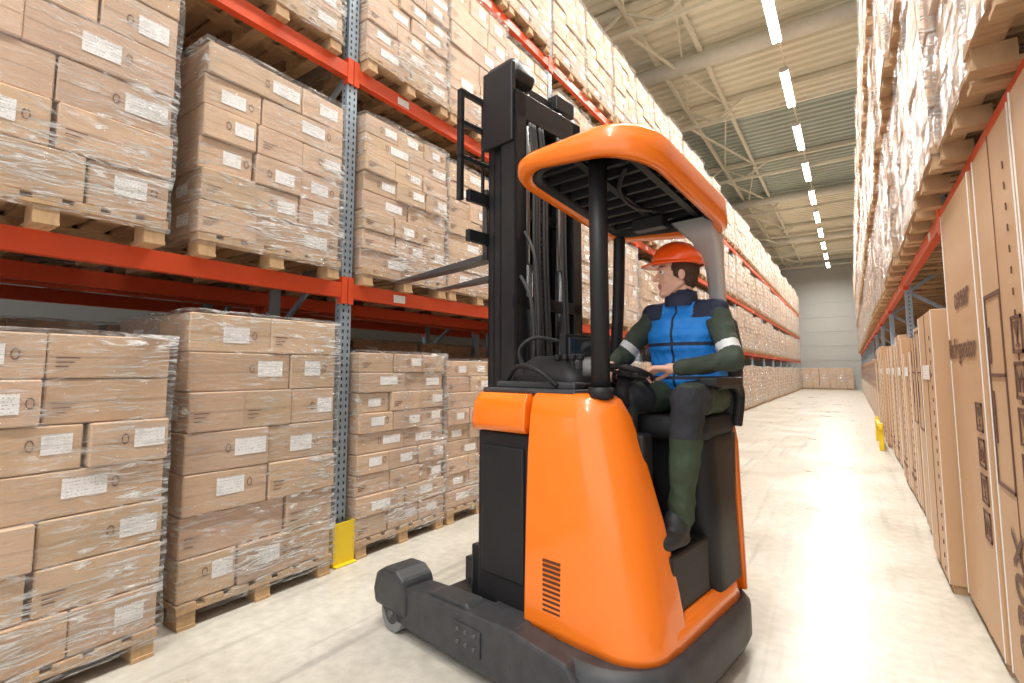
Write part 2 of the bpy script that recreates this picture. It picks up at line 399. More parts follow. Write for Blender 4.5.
lows=[K[2],K[1],K[6],K[5]]; ups=[K[3],K[6],K[2],K[5],K[7],K[3]]
for bi in range(1,14):
    y0=uyL[bi]
    if bi==1:
        for j,(a,b) in enumerate(((K[2],K[3]),(K[6],K[7]),(K[2],K[6]))):
            put(a,XS,y0+.1+1.08*j,0,jit=False); put(b,XS,y0+.1+1.08*j,2.21,jit=False)
    else:
        fillbay(y0,XS,0,0,lows); fillbay(y0,XS,0,2.21,ups)
    fillbay(y0,XS,0,4.08,ups); fillbay(y0,XS,0,5.96,ups)
for bi in range(0,4):
    for z in [0]+LV:
        fillbay(uyL[bi],LXF-DEP-.2-.03,0,z,[K[0]] if z==0 else [K[1],K[2],K[5],K[6]])
bm=bmesh.new(); box(bm,-.0,.012,-.1,.1,0,.32); box(bm,-.09,.0,-.1,-.088,0,.32); box(bm,-.09,.0,.088,.1,0,.32); box(bm,-.09,.05,-.1,.1,0,.012)
g=obj('post_guard',bm,[YEL],RKL,bev=.004); g.location=(.05,2.6-uyL[0],0)
for y in uyL[2:8]:
    o=bpy.data.objects.new('post_guard',g.data); col.objects.link(o); o.parent=RKL; o.location=(.05,y-uyL[0],0)
for x in(-2.2,-1.05,.1): put(K[1] ,x,46.6,0)

# right rack
RX=.64; LVR=[2.74,4.64,6.5]
uyR=[1.7+3.4*k for k in range(0,14)]
rack('pallet_rack',RX,RX+DEP,uyR,LVR,8.0,near=3)
for bi in range(13):
    for q,z in enumerate(LVR):
        fillbay(uyR[bi],RX-.14-.04*q,0,z,[K[1],K[2],K[5],K[6],K[1]],True)
def text(s,size,M,m,parent,name='print'):
    cu=bpy.data.curves.new(name,'FONT'); cu.body=s; cu.size=size; cu.align_x='LEFT'; cu.offset=.004
    t=bpy.data.objects.new(name,cu); col.objects.link(t)
    dg=bpy.context.evaluated_depsgraph_get(); me=bpy.data.meshes.new_from_object(t.evaluated_get(dg)); bpy.data.objects.remove(t)
    me.transform(M); me.materials.clear(); me.materials.append(m); o=bpy.data.objects.new(name,me); col.objects.link(o); o.parent=parent; return o
def fridge(y0,y1,z1,xf,det=0):
    e=empty('refrigerator_carton',(xf,y0,0)); w=y1-y0
    bm=bmesh.new(); box(bm,0,.8,0,w,.06,z1); obj('carton',bm,[FRC],e,bev=.006)
    bm=bmesh.new()
    for yy in(.03,w/2-.05,w-.13): box(bm,.02,.78,yy,yy+.1,0,.06)
    obj('skid',bm,[WOOD],e)
    bm=bmesh.new(); ul=bm.loops.layers.uv.new('UVMap')
    if det!=2: box(bm,-.003,0,w*.5-.002,w*.5+.002,.06,z1,0)
    box(bm,-.004,.0,.02,.025,.06,z1,1); box(bm,-.004,0,w-.03,w-.024,.06,z1,1)
    if det!=2: 
        for k in range(int((z1-.2)/.09)): box(bm,-.004,0,w*.2,w*.2+.01,.1+k*.09,.13+k*.09,0)
    if det==0: box(bm,-.004,0,w*.3,w*.8,.25,.3,0); box(bm,-.004,0,w*.3,w*.6,.35,.38,0)
    if det in(0,3):
        f=bm.faces.new([bm.verts.new(v) for v in((-.005,w*.8,1.43),(-.005,w*.3,1.43),(-.005,w*.3,1.54),(-.005,w*.8,1.54))]); f.material_index=2
        for l,u in zip(f.loops,((0,0),(1,0),(1,1),(0,1))): l[ul].uv=u
    obj('seams_and_straps',bm,[PRINT,WHITE,LABEL],e)
    def TM(y,z): return Matrix(((0,0,-1,-.005),(-1,0,0,y),(0,1,0,z),(0,0,0,1)))
    if det==2:
        text('onser',.2,TM(w*.66,1.88),PRINT,e); text('Refrigerator',.175,TM(w*.98,1.58),PRINT,e)
    if det==4:
        text('030X',.26,TM(w*.45,.22)@Matrix.Rotation(math.pi/2,4,'Z'),PRINT,e)
    if det in(1,4,2):
        bm=bmesh.new(); T=.008
        if det!=2:
            ya,yb,za,zb=w*.5,w*.92,.95,1.85
            for (a0,a1,b0,b1) in((ya,yb,za,za+.018),(ya,yb,zb,zb+.018),(ya,ya+.014,za,zb),(yb-.014,yb,za,zb),(ya,yb,za+.52,za+.535),(yb-.06,yb-.04,za+.2,za+.45),(yb-.06,yb-.04,za+.58,za+.76)): box(bm,-.005,-.002,a0,a1,b0,b1)
        for q in range(4):
            z=1.0+.19*q if det!=2 else .6+.19*q; y=w*.1; s=1.2
            for (a0,a1,b0,b1) in((0,.13,0,.012),(0,.13,.118,.13),(0,.012,0,.13),(.118,.13,0,.13)): box(bm,-.005,-.002,y+a0*s,y+a1*s,z+b0*s,z+b1*s)
            if q%2==0:
                for dy in(.04,.09):
                    box(bm,-.005,-.002,y+(dy-.009)*s,y+(dy+.009)*s,z+.025*s,z+.075*s); vs=[bm.verts.new((-.005,y+(dy-.022)*s,z+.072*s)),bm.verts.new((-.005,y+(dy+.022)*s,z+.072*s)),bm.verts.new((-.005,y+dy*s,z+.11*s))]; bm.faces.new(vs)
            else:
                vs=[bm.verts.new((-.005,y+.03*s,z+.11*s)),bm.verts.new((-.005,y+.1*s,z+.11*s)),bm.verts.new((-.005,y+.072*s,z+.06*s)),bm.verts.new((-.005,y+.058*s,z+.06*s))]; bm.faces.new(vs)
                box(bm,-.005,-.002,y+.060*s,y+.070*s,z+.03*s,z+.06*s); box(bm,-.005,-.002,y+.045*s,y+.085*s,z+.022*s,z+.032*s)
        obj('handling_symbols',bm,[PRINT],e)
fridge(1.86,2.66,2.58,.56,1); fridge(2.70,3.46,2.58,.57,4); fridge(3.50,4.5,2.56,.56,2); fridge(4.56,5.4,1.93,.48,3)
y=5.46
for k in range(14):
    w=RN.uniform(.72,.9); fridge(y,y+w,RN.choice([1.78,1.9,2.0,1.7]),.55+RN.uniform(-.04,.04),RN.choice([0,1])); y+=w+.05
while y<43:
    fridge(y,y+.9,RN.choice([1.5,1.7,1.85]),.56,1); y+=.97
bm=bmesh.new(); 
for yy in(0,1.6): box(bm,0,.08,yy,yy+.08,0,.5)
box(bm,.0,.06,-.05,1.75,.38,.46); g=obj('yellow_guard_rail',bm,[YEL],bev=.01); g.location=(.36,11.8,0)

# ---------------------------------------------------------------- reach truck
O=Vector((-.74,1.87,0)); RZ=math.radians(-8.97)
TK=empty('reach_truck',O,RZ)
def L(a,b,z): return Vector((-a,b,z))
def ab(bm,a0,a1,b0,b1,z0,z1,mi=0): return box(bm,-a1,-a0,b0,b1,z0,z1,mi)
def ring(a0,a1,b0,b1,rs,z,seg=6):
    return [(x,y,z) for x,y in rrect(-a1,-a0,b0,b1,(rs[3],rs[0],rs[1],rs[2]),seg)]
bm=bmesh.new()
loft(bm,[ring(-.03,.9,.05,1.40,(.3,.3,.02,.02),.04),ring(-.06,.9,.03,1.42,(.32,.32,.02,.02),.1),ring(-.06,.9,.03,1.42,(.32,.32,.02,.02),.25),ring(-.03,.9,.07,1.38,(.3,.3,.02,.02),.295)])
obj('black_skirt_bumper',bm,[DUSTY],TK)
bm=bmesh.new()
loft(bm,[ring(-.02,.66,.13,1.36,(.28,.28,.02,.02),.28),ring(-.0,.66,.15,1.34,(.27,.27,.02,.02),.37),ring(.03,.66,.17,1.32,(.26,.26,.02,.02),.40)])
obj('chassis_rear_rim',bm,[ORANGE],TK)
bm=bmesh.new()
rings=[]
for z,ar,b0,b1,r in((.29,-.01,.135,.53,.2),(.33,-.005,.135,.53,.2),(.5,.02,.14,.52,.2),(.8,.075,.15,.5,.19),(1.1,.145,.165,.46,.18),(1.28,.2,.185,.44,.17),(1.36,.24,.205,.42,.15),(1.39,.28,.235,.4,.12)):
    rings.append(ring(ar,.66,b0,b1,(r,.05,.01,.03),z,8))
loft(bm,rings); obj('orange_side_cover',bm,[ORANGE],TK)
bm=bmesh.new()
for k in range(12):
    z=.37+k*.022; ab(bm,.43,.53,.1365,.16,z,z+.010)
obj('vent_slots',bm,[VENT],TK)
bm=bmesh.new()
loft(bm,[ring(.675,1.10,.18,1.3,(.01,.01,.05,.06),1.18),ring(.675,1.11,.17,1.3,(.01,.01,.06,.08),1.22),ring(.675,1.10,.18,1.3,(.01,.01,.06,.08),1.33),ring(.675,1.07,.2,1.27,(.01,.01,.06,.08),1.38)])
obj('orange_front_cap',bm,[ORANGE],TK)
bm=bmesh.new(); ab(bm,.66,1.06,.22,1.3,.2,1.17); ab(bm,.71,1.02,.205,.23,.42,1.1); ab(bm,.98,1.08,.3,1.28,.1,1.15)
obj('battery_compartment',bm,[BLACK],TK,bev=.012)
bm=bmesh.new()
ab(bm,.4,1.04,.23,1.25,1.375,1.405); ab(bm,.45,1.0,.3,1.2,1.40,1.44)
obj('top_deck',bm,[DUSTY],TK,bev=.012)
def prism(bm,pts,b0,b1,mi=0):
    A=[bm.verts.new(L(a,b0,z)) for a,z in pts]; B=[bm.verts.new(L(a,b1,z)) for a,z in pts]
    bm.faces.new(A).material_index=mi; bm.faces.new(B).material_index=mi
    for i in range(len(pts)): j=(i+1)%len(pts); bm.faces.new((A[i],A[j],B[j],B[i])).material_index=mi
def leg(name,b0,b1):
    bm=bmesh.new()
    prism(bm,[(.6,.06),(1.62,.06),(1.66,.12),(1.66,.2),(1.62,.26),(1.2,.29),(.6,.32)],b0,b1)
    prism(bm,[(.22,.06),(.62,.06),(.62,.32),(.3,.29),(.22,.2)],b0,b0+.13 if b0<.5 else b1)
    prism(bm,[(.9,.28),(1.3,.28),(1.2,.31),(.95,.325)],b0+.03,b1-.03)
    obj(name,bm,[DUSTY],TK,bev=.014)
    bm=bmesh.new()
    prism(bm,[(1.40,.22),(1.43,.31),(1.5,.35),(1.62,.345),(1.70,.30),(1.73,.2),(1.71,.12),(1.4,.12)],b0-.015,b1+.015)
    obj(name+'_wheel_housing',bm,[DUSTY],TK,bev=.02)
    bm=bmesh.new(); cyl(bm,L(1.55,b0+.0,.1),L(1.55,b1-.0,.1),.1,0,28); cyl(bm,L(1.55,b0-.004,.1),L(1.55,b1+.004,.1),.055,1,20); cyl(bm,L(1.55,b0-.012,.1),L(1.55,b1+.012,.1),.02,2,12)
    obj(name+'_load_wheel',bm,[WHEELG,DUSTY,BOLT],TK)
leg('near_leg',.0,.19); leg('far_leg',1.23,1.42)
bm=bmesh.new(); ab(bm,.80,1.0,-.008,.0,.13,.25)
for a in(.84,.90,.96): cyl(bm,L(a,-.014,.22),L(a,.0,.22),.01,1,10); cyl(bm,L(a,-.014,.16),L(a,.0,.16),.01,1,10)
obj('leg_bolt_plate',bm,[DUSTY,BOLT],TK)
bm=bmesh.new(); ab(bm,1.0,1.12,.19,1.3,.1,.24); ab(bm,1.05,1.5,.52,.6,.1,.3); ab(bm,1.05,1.5,1.28,1.36,.1,.3); ab(bm,1.2,1.42,.19,1.25,.12,.2)
ab(bm,1.08,1.2,.3,.56,.1,.5)
obj('reach_carriage',bm,[STEELB],TK,bev=.01)
def chan(bm,a0,a1,b0,b1,z0,z1,open_side):
    t=.022
    ab(bm,a0,a1,b0 if open_side>0 else b1-t,b0+t if open_side>0 else b1,z0,z1)
    ab(bm,a0,a0+t,b0,b1,z0,z1); ab(bm,a1-t,a1,b0,b1,z0,z1)
bm=bmesh.new()
chan(bm,1.10,1.25,.58,.68,.12,3.35,1); chan(bm,1.10,1.25,1.2,1.3,.12,3.35,-1)
chan(bm,1.22,1.35,.62,.72,.14,3.53,1); chan(bm,1.22,1.35,1.16,1.26,.14,3.53,-1)
chan(bm,1.32,1.44,.66,.75,.2,3.45,1); chan(bm,1.32,1.44,1.13,1.22,.2,3.45,-1)
ab(bm,1.1,1.16,.58,1.3,3.17,3.35); ab(bm,1.1,1.15,.58,1.3,.3,.5); ab(bm,1.1,1.14,.58,1.3,1.9,1.98); ab(bm,1.24,1.3,.62,1.26,3.41,3.53); ab(bm,1.34,1.4,.66,1.22,3.35,3.45); ab(bm,1.22,1.26,.62,1.26,2.55,2.62)
obj('mast_channels',bm,[STEELB],TK,bev=.004)
bm=bmesh.new()
cyl(bm,L(1.17,.76,.3),L(1.17,.76,2.2),.035,0,16); cyl(bm,L(1.17,.76,2.2),L(1.17,.76,3.4),.022,1,16)
cyl(bm,L(1.17,1.12,.3),L(1.17,1.12,2.2),.035,0,16); cyl(bm,L(1.17,1.12,2.2),L(1.17,1.12,3.4),.022,1,16)
cyl(bm,L(1.36,.94,.3),L(1.36,.94,2.4),.04,0,16)
for b in(.8,1.08): cyl(bm,L(1.27,b-.02,3.41),L(1.27,b+.02,3.41),.06,0,20)
obj('lift_cylinders',bm,[STEELB,STEEL],TK)
bm=bmesh.new()
for i,b in enumerate((.7,.725,.75,.80,.83,1.0,1.03)):
    tube(bm,[L(1.09,b,3.15),L(1.06,b+.005,2.8),L(1.045,b-.01,2.3),L(1.04,b,1.9),L(1.03,b+.01,1.5),L(1.06,b,1.3)],.011,0)
tube(bm,[L(1.1,.62,2.1),L(1.0,.6,1.95),L(.97,.6,1.7),L(1.0,.62,1.45)],.012,0); tube(bm,[L(1.1,.66,2.4),L(.98,.62,2.2),L(.95,.62,1.8),L(.98,.64,1.45)],.01,0)
obj('hydraulic_hoses',bm,[RUB],TK)
bm=bmesh.new()
for b in(.86,1.04):
    for k in range(60): z=.6+k*.045; ab(bm,1.275,1.285,b-.012,b+.012,z,z+.03)
obj('lift_chains',bm,[BOLT],TK)
bm=bmesh.new(); loft(bm,[ring(1.12,1.42,.6,.78,(.03,)*4,3.43),ring(1.1,1.44,.58,.8,(.04,)*4,3.49),ring(1.14,1.40,.6,.78,(.04,)*4,3.60)])
ab(bm,1.12,1.4,.56,.6,3.0,3.55); ab(bm,1.18,1.34,1.12,1.34,3.45,3.57)
obj('mast_head',bm,[STEELB],TK,bev=.01)
bm=bmesh.new()
ab(bm,1.46,1.5,.5,1.45,2.38,2.46); ab(bm,1.46,1.5,.5,1.45,2.66,2.74); ab(bm,1.44,1.48,.78,.84,2.3,2.9); ab(bm,1.44,1.48,1.1,1.16,2.3,2.9)
for b in(.44,1.46): ab(bm,1.49,1.53,b,b+.035,2.66,3.45)
for z in(2.95,3.2,3.42): ab(bm,1.49,1.53,.44,1.5,z,z+.03)
for b in(.66,.86,1.08,1.28): ab(bm,1.5,1.52,b,b+.02,2.74,3.44)
obj('fork_carriage_backrest',bm,[STEELB],TK,bev=.003)
bm=bmesh.new()
for b in(.7,1.2):
    ab(bm,1.5,1.545,b,b+.1,2.28,2.8)
    prism(bm,[(1.5,2.28),(1.5,2.33),(2.0,2.305),(2.72,2.265),(2.72,2.255),(2.0,2.26)],b,b+.1)
obj('forks',bm,[mat('fork_steel',(.12,.12,.125),.35,metal=.6)],TK,bev=.004)
bm=bmesh.new()
ab(bm,.04,.66,.5,1.25,.3,.43); ab(bm,.035,.64,.44,.86,.4,.665); ab(bm,.62,.66,.3,1.3,.3,1.37); ab(bm,.14,.64,.40,.5,.6,1.2)
obj('cab_floor_and_footwell',bm,[BLACK],TK,bev=.015)
bm=bmesh.new()
loft(bm,[ring(.0,.5,.84,1.30,(.12,.12,.02,.05),.38),ring(.01,.45,.86,1.28,(.12,.12,.05,.05),.8),ring(-.0,.42,.80,1.28,(.1,.12,.05,.05),1.1),ring(-.0,.42,.8,1.28,(.1,.12,.05,.05),1.16)])
obj('seat_pedestal',bm,[BLACK],TK)
bm=bmesh.new()
loft(bm,[ring(.01,.38,.72,1.2,(.08,)*4,1.15),ring(-.02,.4,.7,1.22,(.1,)*4,1.2),ring(-.01,.39,.71,1.2,(.1,)*4,1.26),ring(.03,.34,.76,1.15,(.08,)*4,1.265)])
rg=[]
for z,b,hw,th in((1.2,1.14,.2,.05),(1.35,1.16,.22,.07),(1.6,1.2,.22,.07),(1.78,1.24,.18,.06),(1.84,1.26,.12,.04)):
    rg.append([(-.17+x,b+y,z) for x,y in rrect(-hw,hw,-th,th,(th*.9,)*4,4)])
loft(bm,rg)
obj('seat',bm,[mat('seat_fabric',(.018,.018,.02),.8,bump=.2,bscale=150)],TK)
bm=bmesh.new()
tube(bm,[L(-.03,1.12,1.2),L(-.05,1.12,1.36),L(-.06,1.02,1.43),L(-.05,.8,1.43)],.032,0,10)
ab(bm,-.10,-.01,.68,1.05,1.42,1.465)
obj('armrest',bm,[BLACK],TK,bev=.015)
bm=bmesh.new()
rings=[]
for z,a0,a1,b1 in((.3,-.01,.5,1.34),(.7,-.0,.5,1.34),(1.1,.01,.45,1.34),(1.3,.04,.4,1.33),(1.36,.07,.36,1.32)):
    rings.append(ring(a0,a1,1.23,b1,(.02,.1,.05,.01),z))
loft(bm,rings); obj('orange_far_cover',bm,[ORANGE],TK)
bm=bmesh.new()
C=L(.33,.58,1.475); nr=Vector((.0,.35,.94)).normalized(); xx=Vector((1,0,0)); yy=nr.cross(xx)
pr=None
for i in range(28):
    t=i/28*2*math.pi; c=C+(xx*math.cos(t)+yy*math.sin(t))*.13; o=(xx*math.cos(t)+yy*math.sin(t))
    rr=[bm.verts.new(c+o*math.cos(s*math.pi/4)*.016+nr*math.sin(s*math.pi/4)*.016) for s in range(8)]
    if pr:
        for j in range(8): bm.faces.new((pr[j],pr[(j+1)%8],rr[(j+1)%8],rr[j])).smooth=True
    else: first=rr
    pr=rr
for j in range(8): bm.faces.new((pr[j],pr[(j+1)%8],first[(j+1)%8],first[j])).smooth=True
for t in(0,2.1,4.2): beam(bm,C,C+(xx*math.cos(t)+yy*math.sin(t))*.13,.03,.015)
cyl(bm,C-nr*.02,C+nr*.015,.045); cyl(bm,C-nr*.02,C-nr*.16,.035,0,14,.05)
obj('steering_wheel',bm,[BLACK],TK)
bm=bmesh.new()
rg=[]
for z,a0,a1,b0,b1 in((1.40,.44,.96,.32,1.15),(1.48,.47,.95,.34,1.12),(1.54,.54,.92,.40,1.1),(1.58,.6,.88,.46,1.06)):
    rg.append(ring(a0,a1,b0,b1,(.08,)*4,z))
loft(bm,rg)
obj('dashboard',bm,[BLACK],TK)
bm=bmesh.new()
ab(bm,.62,.66,.45,.75,1.56,1.70,0); ab(bm,.605,.62,.47,.73,1.58,1.68,1)
tube(bm,[L(.8,.36,1.45),L(.86,.34,1.6),L(.8,.4,1.68),L(.7,.5,1.66)],.012,0)
for i in range(4): cyl(bm,L(.5+.05*i,.42,1.5),L(.5+.05*i,.42,1.56),.012,0,10); cyl(bm,L(.5+.05*i,.42,1.555),L(.5+.05*i,.42,1.585),.02,0,12)
tube(bm,[L(.56,.3,1.42),L(.66,.26,1.5),L(.82,.28,1.52),L(.95,.34,1.44)],.014,0)
obj('console_display_and_levers',bm,[BLACK,GLASS],TK,bev=.004)
UP=.055
bm=bmesh.new(); cyl(bm,L(.3,.3,1.36),L(.3,.3,2.49+UP),.045,0,24); cyl(bm,L(.3,.3,1.37),L(.3,.3,1.42),.06,0,24)
tube(bm,[L(.78,1.2,1.4),L(.74,1.2,1.9),L(.7,1.17,2.42)],.04,0,12)
obj('front_pillars',bm,[BLACK],TK)
bm=bmesh.new()
rg=[]
for z,a0,a1,b0,b1 in((1.25,.05,.14,1.24,1.32),(1.8,.05,.13,1.22,1.30),(2.1,.05,.15,1.2,1.28),(2.26,.04,.20,1.14,1.26),(2.38,.04,.30,1.07,1.22)):
    rg.append(ring(a0,a1,b0,b1,(.03,)*4,z))
loft(bm,rg); obj('rear_pillar',bm,[SILV],TK)
# overhead guard (slopes down towards the far side)
TILT=.17
def tz(b): return UP-TILT*max(0,(b-.12))/1.12
def gring(o,z,k=0):
    pts=ring(-.04+o,.78-o,.12+o,1.26-o,(.26-o*.6,.22-o*.6,.16-o*.6,.2-o*.6),z,10)
    return [(x,y,zz - k*max(0,1-max(0,-x)/.5)+tz(y)) for x,y,zz in pts]
def tilt(vs):
    for v in vs: v.co.z+=tz(v.co.y)
bm=bmesh.new()
R0=[gring(.015,2.475,.08),gring(0,2.495,.08),gring(0,2.535),gring(.025,2.565),gring(.07,2.575),gring(.085,2.56),gring(.075,2.50,.06),gring(.06,2.48,.08),gring(.015,2.475,.08)]
loft(bm,R0,0,cap=False); bmesh.ops.remove_doubles(bm,verts=bm.verts[:],dist=1e-5)
obj('overhead_guard_frame',bm,[ORANGE],TK)
bm=bmesh.new()
loft(bm,[gring(.07,2.485,.05),gring(.07,2.54),gring(.12,2.54),gring(.11,2.495,.04),gring(.07,2.485,.05)],0,cap=False)
m0=set(bm.verts)
for i in range(9):
    b=.28+i*.1; ab(bm,.04,.70,b-.01,b+.01,2.50,2.545)
ab(bm,.36,.40,.2,1.18,2.49,2.55); ab(bm,.12,.16,.2,1.18,2.49,2.55)
tilt([v for v in bm.verts if v not in m0])
obj('overhead_guard_bars',bm,[BLACK],TK)
bm=bmesh.new(); loft(bm,[gring(.08,2.555),gring(.08,2.563)]); obj('overhead_guard_roof_plate',bm,[mat('tinted_roof',(.05,.05,.045),.2)],TK)
bm=bmesh.new(); ab(bm,.3,.5,.98,1.06,2.35,2.42); tube(bm,[L(.2,.4,2.50),L(.3,.5,2.44),L(.34,.7,2.41),L(.3,.9,2.42)],.012,0)
obj('work_light_and_cable',bm,[BLACK],TK,bev=.01)

# ---------------------------------------------------------------- worker
WK=empty('warehouse_worker',O,RZ)
def eval_mesh(o):
    dg=bpy.context.evaluated_depsgraph_get(); dg.update(); me=bpy.data.meshes.new_from_object(o.evaluated_get(dg)); bpy.data.objects.remove(o); return me
def blob(name,prims,voxel,smooth,mats,parent,assign=None,disp=None,M=None,cut=None):
    bm=bmesh.new()
    for p in prims:
        if p[0]=='e':
            _,c,r=p[:3]; rot=p[3] if len(p)>3 else Matrix.Identity(4)
            bmesh.ops.create_icosphere(bm,subdivisions=3,radius=1,matrix=Matrix.Translation(Vector(c))@rot@Matrix.Diagonal((*r,1)))
        else:
            _,p0,p1,r0,r1=p; p0=Vector(p0);p1=Vector(p1)
            n=max(2,int((p1-p0).length/(min(r0,r1)*.3))+1)
            for i in range(n+1):
                t=i/n; bmesh.ops.create_icosphere(bm,subdivisions=2,radius=r0+(r1-r0)*t,matrix=Matrix.Translation(p0.lerp(p1,t)))
    me=bpy.data.meshes.new(name); bm.to_mesh(me); bm.free(); o=bpy.data.objects.new(name,me); col.objects.link(o)
    md=o.modifiers.new('r','REMESH'); md.mode='VOXEL'; md.voxel_size=voxel; md.use_smooth_shade=True
    ms=o.modifiers.new('s','SMOOTH'); ms.factor=.5; ms.iterations=smooth
    me=eval_mesh(o); me.name=name
    for m in mats: me.materials.append(m)
    if disp:
        me.update(); ns=[v.normal.copy() for v in me.vertices]
        for v,n in zip(me.vertices,ns): v.co+=n*disp(v.co)
    if cut:
        b2=bmesh.new(); b2.from_mesh(me); bmesh.ops.delete(b2,geom=[f for f in b2.faces if cut(f.calc_center_median())],context='FACES'); b2.to_mesh(me); b2.free()
    if assign:
        for p in me.polygons: p.material_index=assign(p.center)
    for p in me.polygons: p.use_smooth=True
    if M: me.transform(M)
    o=bpy.data.objects.new(name,me); col.objects.link(o); o.parent=parent
    return o
JACK=mat('jacket_dark_green',(.035,.05,.035),.8,bump=.2,bscale=40); TROU=mat('trouser_dark_green',(.035,.055,.03),.85,bump=.2,bscale=40)
CHAR=mat('charcoal_cloth',(.02,.022,.028),.85,bump=.2,bscale=40); REFL=mat('reflective_band',(.6,.62,.62),.4)
BLUE=mat('vest_blue',(.01,.22,.70),.6,bump=.25,bscale=25); NAVY=mat('vest_navy',(.012,.02,.05),.7)
SKIN=mat('skin',(.72,.42,.31),.5,var=.05); LIP=mat('lips',(.52,.2,.17),.45); HAIR=mat('hair_brown',(.06,.03,.016),.7,bump=.6,bscale=120,stretch=(1,1,.2))
HELM=mat('helmet_orange',(.95,.10,.008),.25,var=.02,coat=.6); EYEW=mat('eye_white',(.75,.73,.7),.3); EYED=mat('eye_iris',(.03,.03,.035),.2); BOOT=mat('boot_leather',(.02,.02,.02),.6)
SL=L(-.005,.955,1.80); SR=L(.36,.965,1.80); EL=L(-.125,.84,1.55); ER=L(.50,.84,1.57); WL=L(.05,.63,1.51); WR=L(.48,.70,1.53)
def cloth(co): return .011*noise.noise(co*9)+.008*noise.noise(co*20)
prims=[('e',L(.16,1.0,1.37),(.18,.14,.115)),('e',L(.165,.99,1.5),(.175,.13,.15)),('e',L(.175,.96,1.68),(.185,.125,.17)),
 ('c',SL,SR,.07,.07),('c',L(.175,.96,1.83),L(.06,.96,1.815),.06,.06),('c',L(.175,.96,1.83),L(.29,.96,1.815),.06,.06),('c',L(.175,.97,1.8),L(.18,.94,1.91),.085,.055),
 ('c',SL,EL,.074,.060),('c',EL,WL,.058,.041),('c',SR,ER,.074,.060),('c',ER,WR,.058,.041),
 ('c',L(.06,1.0,1.36),L(.0,.58,1.36),.105,.085),('c',L(.0,.58,1.36),L(.07,.62,.8),.085,.062),
 ('c',L(.27,1.0,1.35),L(.34,.58,1.36),.105,.08),('c',L(.34,.58,1.36),L(.34,.56,.8),.078,.06)]
def dseg(p,a,b):
    a=Vector(a);b=Vector(b); t=max(0,min(1,(p-a).dot(b-a)/(b-a).length_squared)); return (p-(a+(b-a)*t)).length,t
def asg(p):
    da,ta=dseg(p,SL,EL); db,tb=dseg(p,SR,ER); dc,tc=dseg(p,EL,WL); dd,td=dseg(p,ER,WR)
    m=min(da,db,dc,dd)
    if m<.095 and p.z>1.42:
        t=ta if m==da else tb
        if m in(da,db): return 2 if .70<t<.84 else 0
        return 0
    if p.z<1.42:
        if p.y<.72 and p.z>1.18: return 3
        return 1
    return 0
blob('clothed_body',prims,.0065,8,[JACK,TROU,REFL,CHAR],WK,asg,cloth)
vp=[('e',L(.165,.99,1.48),(.205,.158,.17)),('e',L(.17,.975,1.58),(.205,.15,.15)),('e',L(.175,.96,1.68),(.21,.15,.18)),('c',L(.005,.955,1.805),L(.345,.965,1.805),.085,.085),('c',L(.175,.96,1.835),L(.04,.96,1.81),.075,.08),('c',L(.175,.96,1.835),L(.31,.96,1.81),.075,.08),('c',L(.175,.965,1.8),L(.18,.94,1.9),.09,.075)]
def vas(p):
    a=-p.x
    if abs(a-.18)>.09 and p.z>1.78: return 1
    if abs(p.z-1.64)<.010 or abs(p.z-1.46)<.010: return 1
    if abs(a-.185)<.006 and p.y<.95: return 1
    if p.z<1.40 or p.z>1.87: return 1
    return 0
blob('vest',vp,.0045,8,[BLUE,NAVY],WK,vas,lambda c:.009*noise.noise(c*10)+.004*math.sin(c.z*75)+.004*noise.noise(c*24),cut=lambda p:p.z<1.37)
bm=bmesh.new()
rg=[]
for z,r in((1.86,.088),(1.9,.085),(1.935,.08),(1.935,.07),(1.88,.06)):
    rg.append([L(.18+r*1.05*math.cos(t*math.pi/10),.94+r*math.sin(t*math.pi/10),z+.012*math.sin(t*math.pi/10)) for t in range(20)])
loft(bm,rg,0,cap=False); obj('collar',bm,[NAVY],WK,smooth=True)
for a,b in((.08,.60),(.34,.56)):
    blob('boot',[('e',L(a,b,.77),(.06,.075,.08)),('e',L(a,b-.08,.715),(.052,.12,.045)),('e',L(a,b,.70),(.05,.1,.035))],.01,3,[BOOT],WK)
Hc=L(.195,.915,2.03); face=Vector((-.86,-.51,0)); 
Mr=Matrix.Rotation(RZ,3,'Z').inverted(); fl=(Mr@face).normalized()
fl=(fl+Vector((0,0,.03))).normalized()
yl=Vector((0,0,1)).cross(fl).normalized(); zl=fl.cross(yl)
HM=Matrix((fl,yl,zl)).transposed().to_4x4(); HM.translation=Hc; HM=HM@Matrix.Scale(1.08,4)
